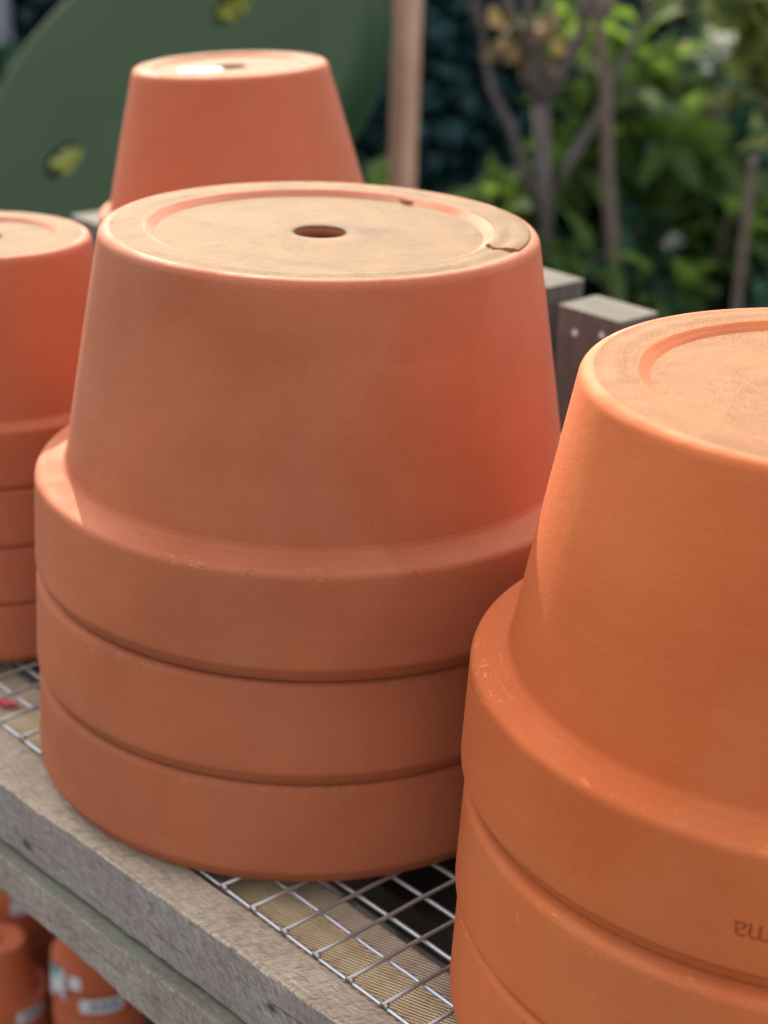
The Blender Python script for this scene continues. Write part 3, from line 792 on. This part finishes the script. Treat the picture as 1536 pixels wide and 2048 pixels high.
shrub('leafy_shrub', 'dark low shrub in front of the garden wall at the far left edge', 'shrub', at(182, -43), fan(182, -43, -4, 6, 7, rng), L_DEEP, BARK, 700, 5.0, 2.6, rng)
shrub('golden_shrub', 'golden yellow shrub blurred in the top right corner', 'shrub', at(205, 42), fan(205, 42, 8, 7, 9, rng), L_GOLD, BARK2, 1300, 4.6, 2.6, rng)

# bare saplings
def sapling(label, base, trunk_pts, rads_, forks, bark, dry, group):
    t = thing('bare_sapling', label, 'sapling', base, group)
    mb = MB(); tube(mb, trunk_pts, rads_, 9); mb.build('trunk', bark, t)
    mb = MB()
    for (i, tip, bow, r) in forks:
        p = curve_pts(trunk_pts[i], tip, bow, 8, 0.4, rng); tube(mb, p, [r*(1-0.7*k/7) for k in range(8)], 7)
        for k in range(3):
            a = p[rng.randint(2, 6)]; b = a+((tip-trunk_pts[i]).normalized()+rvec(rng)*0.7).normalized()*rng.uniform(6, 13)
            tube(mb, curve_pts(a, b, rvec(rng), 5, 0.2, rng), [r*0.4, r*.34, r*.28, r*.2, r*.1], 5)
    mb.build('branch', bark, t)
    for (c_, n) in (dry or []):
        mb = MB()
        for k in range(n): leaf(mb, c_+rvec(rng)*rng.uniform(0, 2.2), rvec(rng)+Vector((0, 0, -0.6)), rvec(rng), rng.uniform(2.0, 3.4), rng.uniform(1.1, 1.8))
        mb.build('dry_leaves', L_DRY, t)
    return t
g = 'bare saplings behind the fence'
D = 152
b0 = at(D, 13.0)
tp = [b0, at(D, 13.3, -24), at(D, 13.6, -12), at(D, 12.6, -2.5)]
sapling('bare greyish sapling forking into many upright branches with a few dry leaves', b0, tp, [0.95, 0.85, 0.8, 0.7],
        [(3, at(D+3, 7.5, 16), hr*-1.0, 0.62), (3, at(D-2, 10.6, 18), hr*-0.8, 0.66), (3, at(D+4, 13.2, 20), hr*0.4, 0.6), (3, at(D, 18.5, 19), hr*1.4, 0.66), (2, at(D+5, 25, 16), hr*1.0, 0.55), (2, at(D-3, 5.0, 14), hr*-1.6, 0.5)],
        BARK2, [(at(D-1, 9.5, 3.6), 9), (at(D-1, 13.3, 4.8), 9), (at(D, 11.6, 1.5), 7), (at(D-2, 19.5, 9.5), 8)], g)
b1_ = at(146, 19.4)
tp = [b1_, at(146, 19.8, -24), at(146, 19.4, -15), at(146, 18.3, -8), at(146, 17.6, -1), at(146, 16.4, 5), at(147, 16.5, 12)]
sapling('slim dark brown sapling with one crooked stem crossing in front of the branching one', b1_, tp, [0.62, 0.6, 0.56, 0.55, 0.5, 0.45, 0.36],
        [(5, at(148, 20.5, 19), hr*0.6, 0.4), (5, at(146, 13.0, 20), hr*-0.5, 0.4)], BARK, None, g)

# flowers: small white and peach blossoms on a slender plant
rng = random.Random(33)
fb = at(172, 29.5)
fp = shrub('flowering_plant', 'slender plant with white and peach flowers near the top right corner', 'flowering plant', fb,
           [(at(172, 28.4, -0.5), hr*-1.2), (at(172, 31.2, 1.2), hr*1.0), (at(174, 30.5, -14), hr*0.6), (at(168, 27.3, -17.5), hr*-0.8)], L_DEEP, BARK2, 120, 4.0, 1.8, rng, r0=0.4)
def blossom(c_, mats, r, parent):
    mb = MB()
    for k in range(16):
        d = rvec(rng); d = (d-hf*0.5+Vector((0, 0, 0.4))).normalized()
        leaf(mb, c_+d*r*0.15, d, rvec(rng)-hf*0.6, r*rng.uniform(0.8, 1.15), r*0.85, 0 if k % 4 else 1)
    return mb.build('flower', mats, parent)
blossom(at(171, 28.3, -1.0), [PETALW, PETALP], 1.9, fp)
blossom(at(171, 31.0, 0.6), [PETALW, L_BRIGHT], 1.9, fp)
blossom(at(160, 26.4, -16.4), [PETALW, L_DEEP], 1.3, fp)

# wooden stakes
STAKE = timber("stake_timber", (0.36, 0.19, 0.12), (0.50, 0.285, 0.19), (0.58, 0.36, 0.25), 10, 0.3, axis='z', scale=0.6)
def stake(label, base, half, top, lean=(0, 0), mat=None):
    t = MB()
    bx, by = base.x, base.y
    beam(t, lambda z: (bx-half+lean[0]*(z+36), bx+half+lean[0]*(z+36), by-half+lean[1]*(z+36), by+half+lean[1]*(z+36)), -36, top, 40, 0.03, bx, axis='z', bev=0.12)
    return tag(t.build('wooden_stake', mat or STAKE, base=base), label, 'stake', 'wooden stakes')
stake('thick pinkish brown wooden stake standing upright right of the rear pot stack', at(128, 0.5), 0.78, 36)
stake('short brown wooden stake standing in the dark foliage at the right edge', at(140, 29.3), 0.30, -4.5, mat=BARK)

# ------------------------------------------------------------------ big green plastic basin propped on a side table
GREEN = plain("green_plastic", (0.013, 0.032, 0.011), 0.7, var=0.2, scale=5, spec=0.12, bump=0.05)
PALE = plain("lilac_plastic", (0.42, 0.41, 0.47), 0.5, var=0.05, scale=5, bump=0)
BC = Vector((-70.0, 48.75, 4.14)); BN = Vector((0.1102, -0.6874, 0.7179)).normalized()
BA = Vector((-0.307, -0.7105, -0.6332)); BA = (BA-BN*BA.dot(BN)).normalized(); BB = BN.cross(BA)
def basin():
    R, n = 15.2, 96
    prof = [(0.0, 0.0)]+[(R*k/10, 0.0) for k in range(1, 10)]+[(R-0.9, 0.0)]
    prof += [(R-0.9+0.9*math.sin(rad(a)), -0.9+0.9*math.cos(rad(a))) for a in (15, 30, 45, 60, 75, 90)]
    prof += [(R+0.1, -1.7), (R+0.45, -1.8), (R+0.5, -2.0), (R+0.2, -2.1), (R-0.1, -1.95)]
    prof += [(R-0.35, -0.9), (R-0.8, -0.45)]+[((R-1.2)*k/10, -0.42) for k in range(10, -1, -1)]
    bmm = bmesh.new(); rings = []
    for (r, z) in prof:
        if r < 1e-6: rings.append([bmm.verts.new((0, 0, z*S))])
        else: rings.append([bmm.verts.new((r*math.cos(2*math.pi*k/n)*S, r*math.sin(2*math.pi*k/n)*S, z*S)) for k in range(n)])
    for a, b in zip(rings[:-1], rings[1:]):
        for k in range(n):
            k2 = (k+1) % n
            q = [a[k % len(a)], b[k], b[k2], a[k2 % len(a)]] if len(a) > 1 and len(b) > 1 else ([a[0], b[k], b[k2]] if len(a) == 1 else [a[k], b[0], a[k2]])
            bmm.faces.new(q)
    bmesh.ops.recalc_face_normals(bmm, faces=bmm.faces)
    me = bpy.data.meshes.new('basin'); bmm.to_mesh(me); bmm.free()
    o = bpy.data.objects.new('green_basin', me); C.objects.link(o)
    cutm = bmesh.new()
    for (a, b) in ((-6.5, -1.05), (8.6, -0.65)):
        bmesh.ops.create_cone(cutm, cap_ends=True, segments=32, radius1=1.45*S, radius2=1.45*S, depth=4*S, matrix=Matrix.Translation((a*S, b*S, 0)))
    cm = bpy.data.meshes.new('cut'); cutm.to_mesh(cm); cutm.free()
    co = bpy.data.objects.new('cut', cm); C.objects.link(co)
    md = o.modifiers.new('b', 'BOOLEAN'); md.operation = 'DIFFERENCE'; md.object = co; md.solver = 'EXACT'
    bpy.context.view_layer.update()
    res = bpy.data.meshes.new_from_object(o.evaluated_get(bpy.context.evaluated_depsgraph_get()))
    o.modifiers.clear(); bpy.data.objects.remove(co); o.data = res
    res.polygons.foreach_set('use_smooth', [True]*len(res.polygons)); res.set_sharp_from_angle(angle=rad(40))
    res.materials.clear(); res.materials.append(GREEN)
    mm = Matrix((BA, BB, BN)).transposed().to_4x4(); mm.translation = BC*S
    o.matrix_world = mm
    return o
tag(basin(), 'large dark green plastic basin with two round holes, leaning behind the rear pots', 'basin')

# side table that carries the basin
tb = thing('side_table', 'low dark timber side table with a sloping prop carrying the green basin', 'table', (-70, 56, -36))
mb = MB(); beam(mb, lambda x: (36.6, 62.0, -9.6, -8.2), -80.5, -60.5, 40, 0.03, 2); mb.build('tabletop', W_DARK, tb)
for lx in (-79, -62):
    for ly in (38.2, 60.4):
        mb = MB(); beam(mb, lambda z: (lx-1.2, lx+1.2, ly-1.2, ly+1.2), -36, -9.65, 20, 0.03, lx+ly, axis='z'); mb.build('leg', W_DARK, tb)
def prop(off, name='prop'):
    mb = MB()
    a = BC-BN*2.95+BB*12+BA*off; b = BC-BN*2.95-BB*12+BA*off
    # BB runs up the slope
    lo, hi = (a, b) if a.z < b.z else (b, a)
    ax = (hi-lo).normalized(); sd = BA; nn = BN
    if lo.z > -8.2: lo = lo-ax*((lo.z+8.2)/ax.z)
    vs = []
    for p in (lo, hi):
        for (i, j) in ((-.8, -.8), (.8, -.8), (.8, .8), (-.8, .8)): vs.append(p+sd*i+nn*j)
    mb.add(vs, [[0, 1, 5, 4], [1, 2, 6, 5], [2, 3, 7, 6], [3, 0, 4, 7], [3, 2, 1, 0], [4, 5, 6, 7]], 0, False)
    # upright that holds the batten
    p = lo.lerp(hi, 0.8)
    box(mb, p.x-0.8, p.x+0.8, p.y+0.4, p.y+2.0, -8.2, p.z-0.3)
    mb.build(name, W_DARK, tb)
prop(-1.5); prop(2.5)

# golden shrub low behind the basin
rng = random.Random(51)
shrub('golden_shrub', 'golden green shrub glimpsed through the upper round hole of the green basin', 'shrub', at(170, -15), fan(170, -15, 6, 2.0, 7, rng, 3), L_GOLD, BARK2, 520, 3.4, 2.2, rng, 'golden shrubs behind the basin', twig=(1.5, 2.5))
shrub('golden_shrub', 'golden green shrub glimpsed through the lower round hole of the green basin', 'shrub', at(170, -30), fan(170, -30.2, -9, 2.2, 7, rng, 3), L_GOLD, BARK2, 520, 3.6, 2.2, rng, 'golden shrubs behind the basin', twig=(2, 4))

# rendered garden wall beyond the basin
RENDER = plain("lilac_grey_render", (0.20, 0.195, 0.235), 0.85, var=0.12, scale=8, bump=0.3)
mb = MB()
c0, c1 = at(205, -46), at(205, -110)
q = [c0-hf*2, c1-hf*2, c1+hf*2, c0+hf*2]
mb.add([(v.x, v.y, z) for z in (-36, 22) for v in q], [[0, 1, 5, 4], [1, 2, 6, 5], [2, 3, 7, 6], [3, 0, 4, 7], [4, 5, 6, 7]], 0, False)
q = [c0-hf*2.6+hr*0.6, c1-hf*2.6, c1+hf*2.6, c0+hf*2.6+hr*0.6]
mb.add([(v.x, v.y, z) for z in (22.01, 24) for v in q], [[3, 2, 1, 0], [0, 1, 5, 4], [1, 2, 6, 5], [2, 3, 7, 6], [3, 0, 4, 7], [4, 5, 6, 7]], 0, False)
tag(mb.build('garden_wall', RENDER, base=at(205, -75)), 'pale lilac grey garden wall showing at the far left edge behind the basin', 'wall')
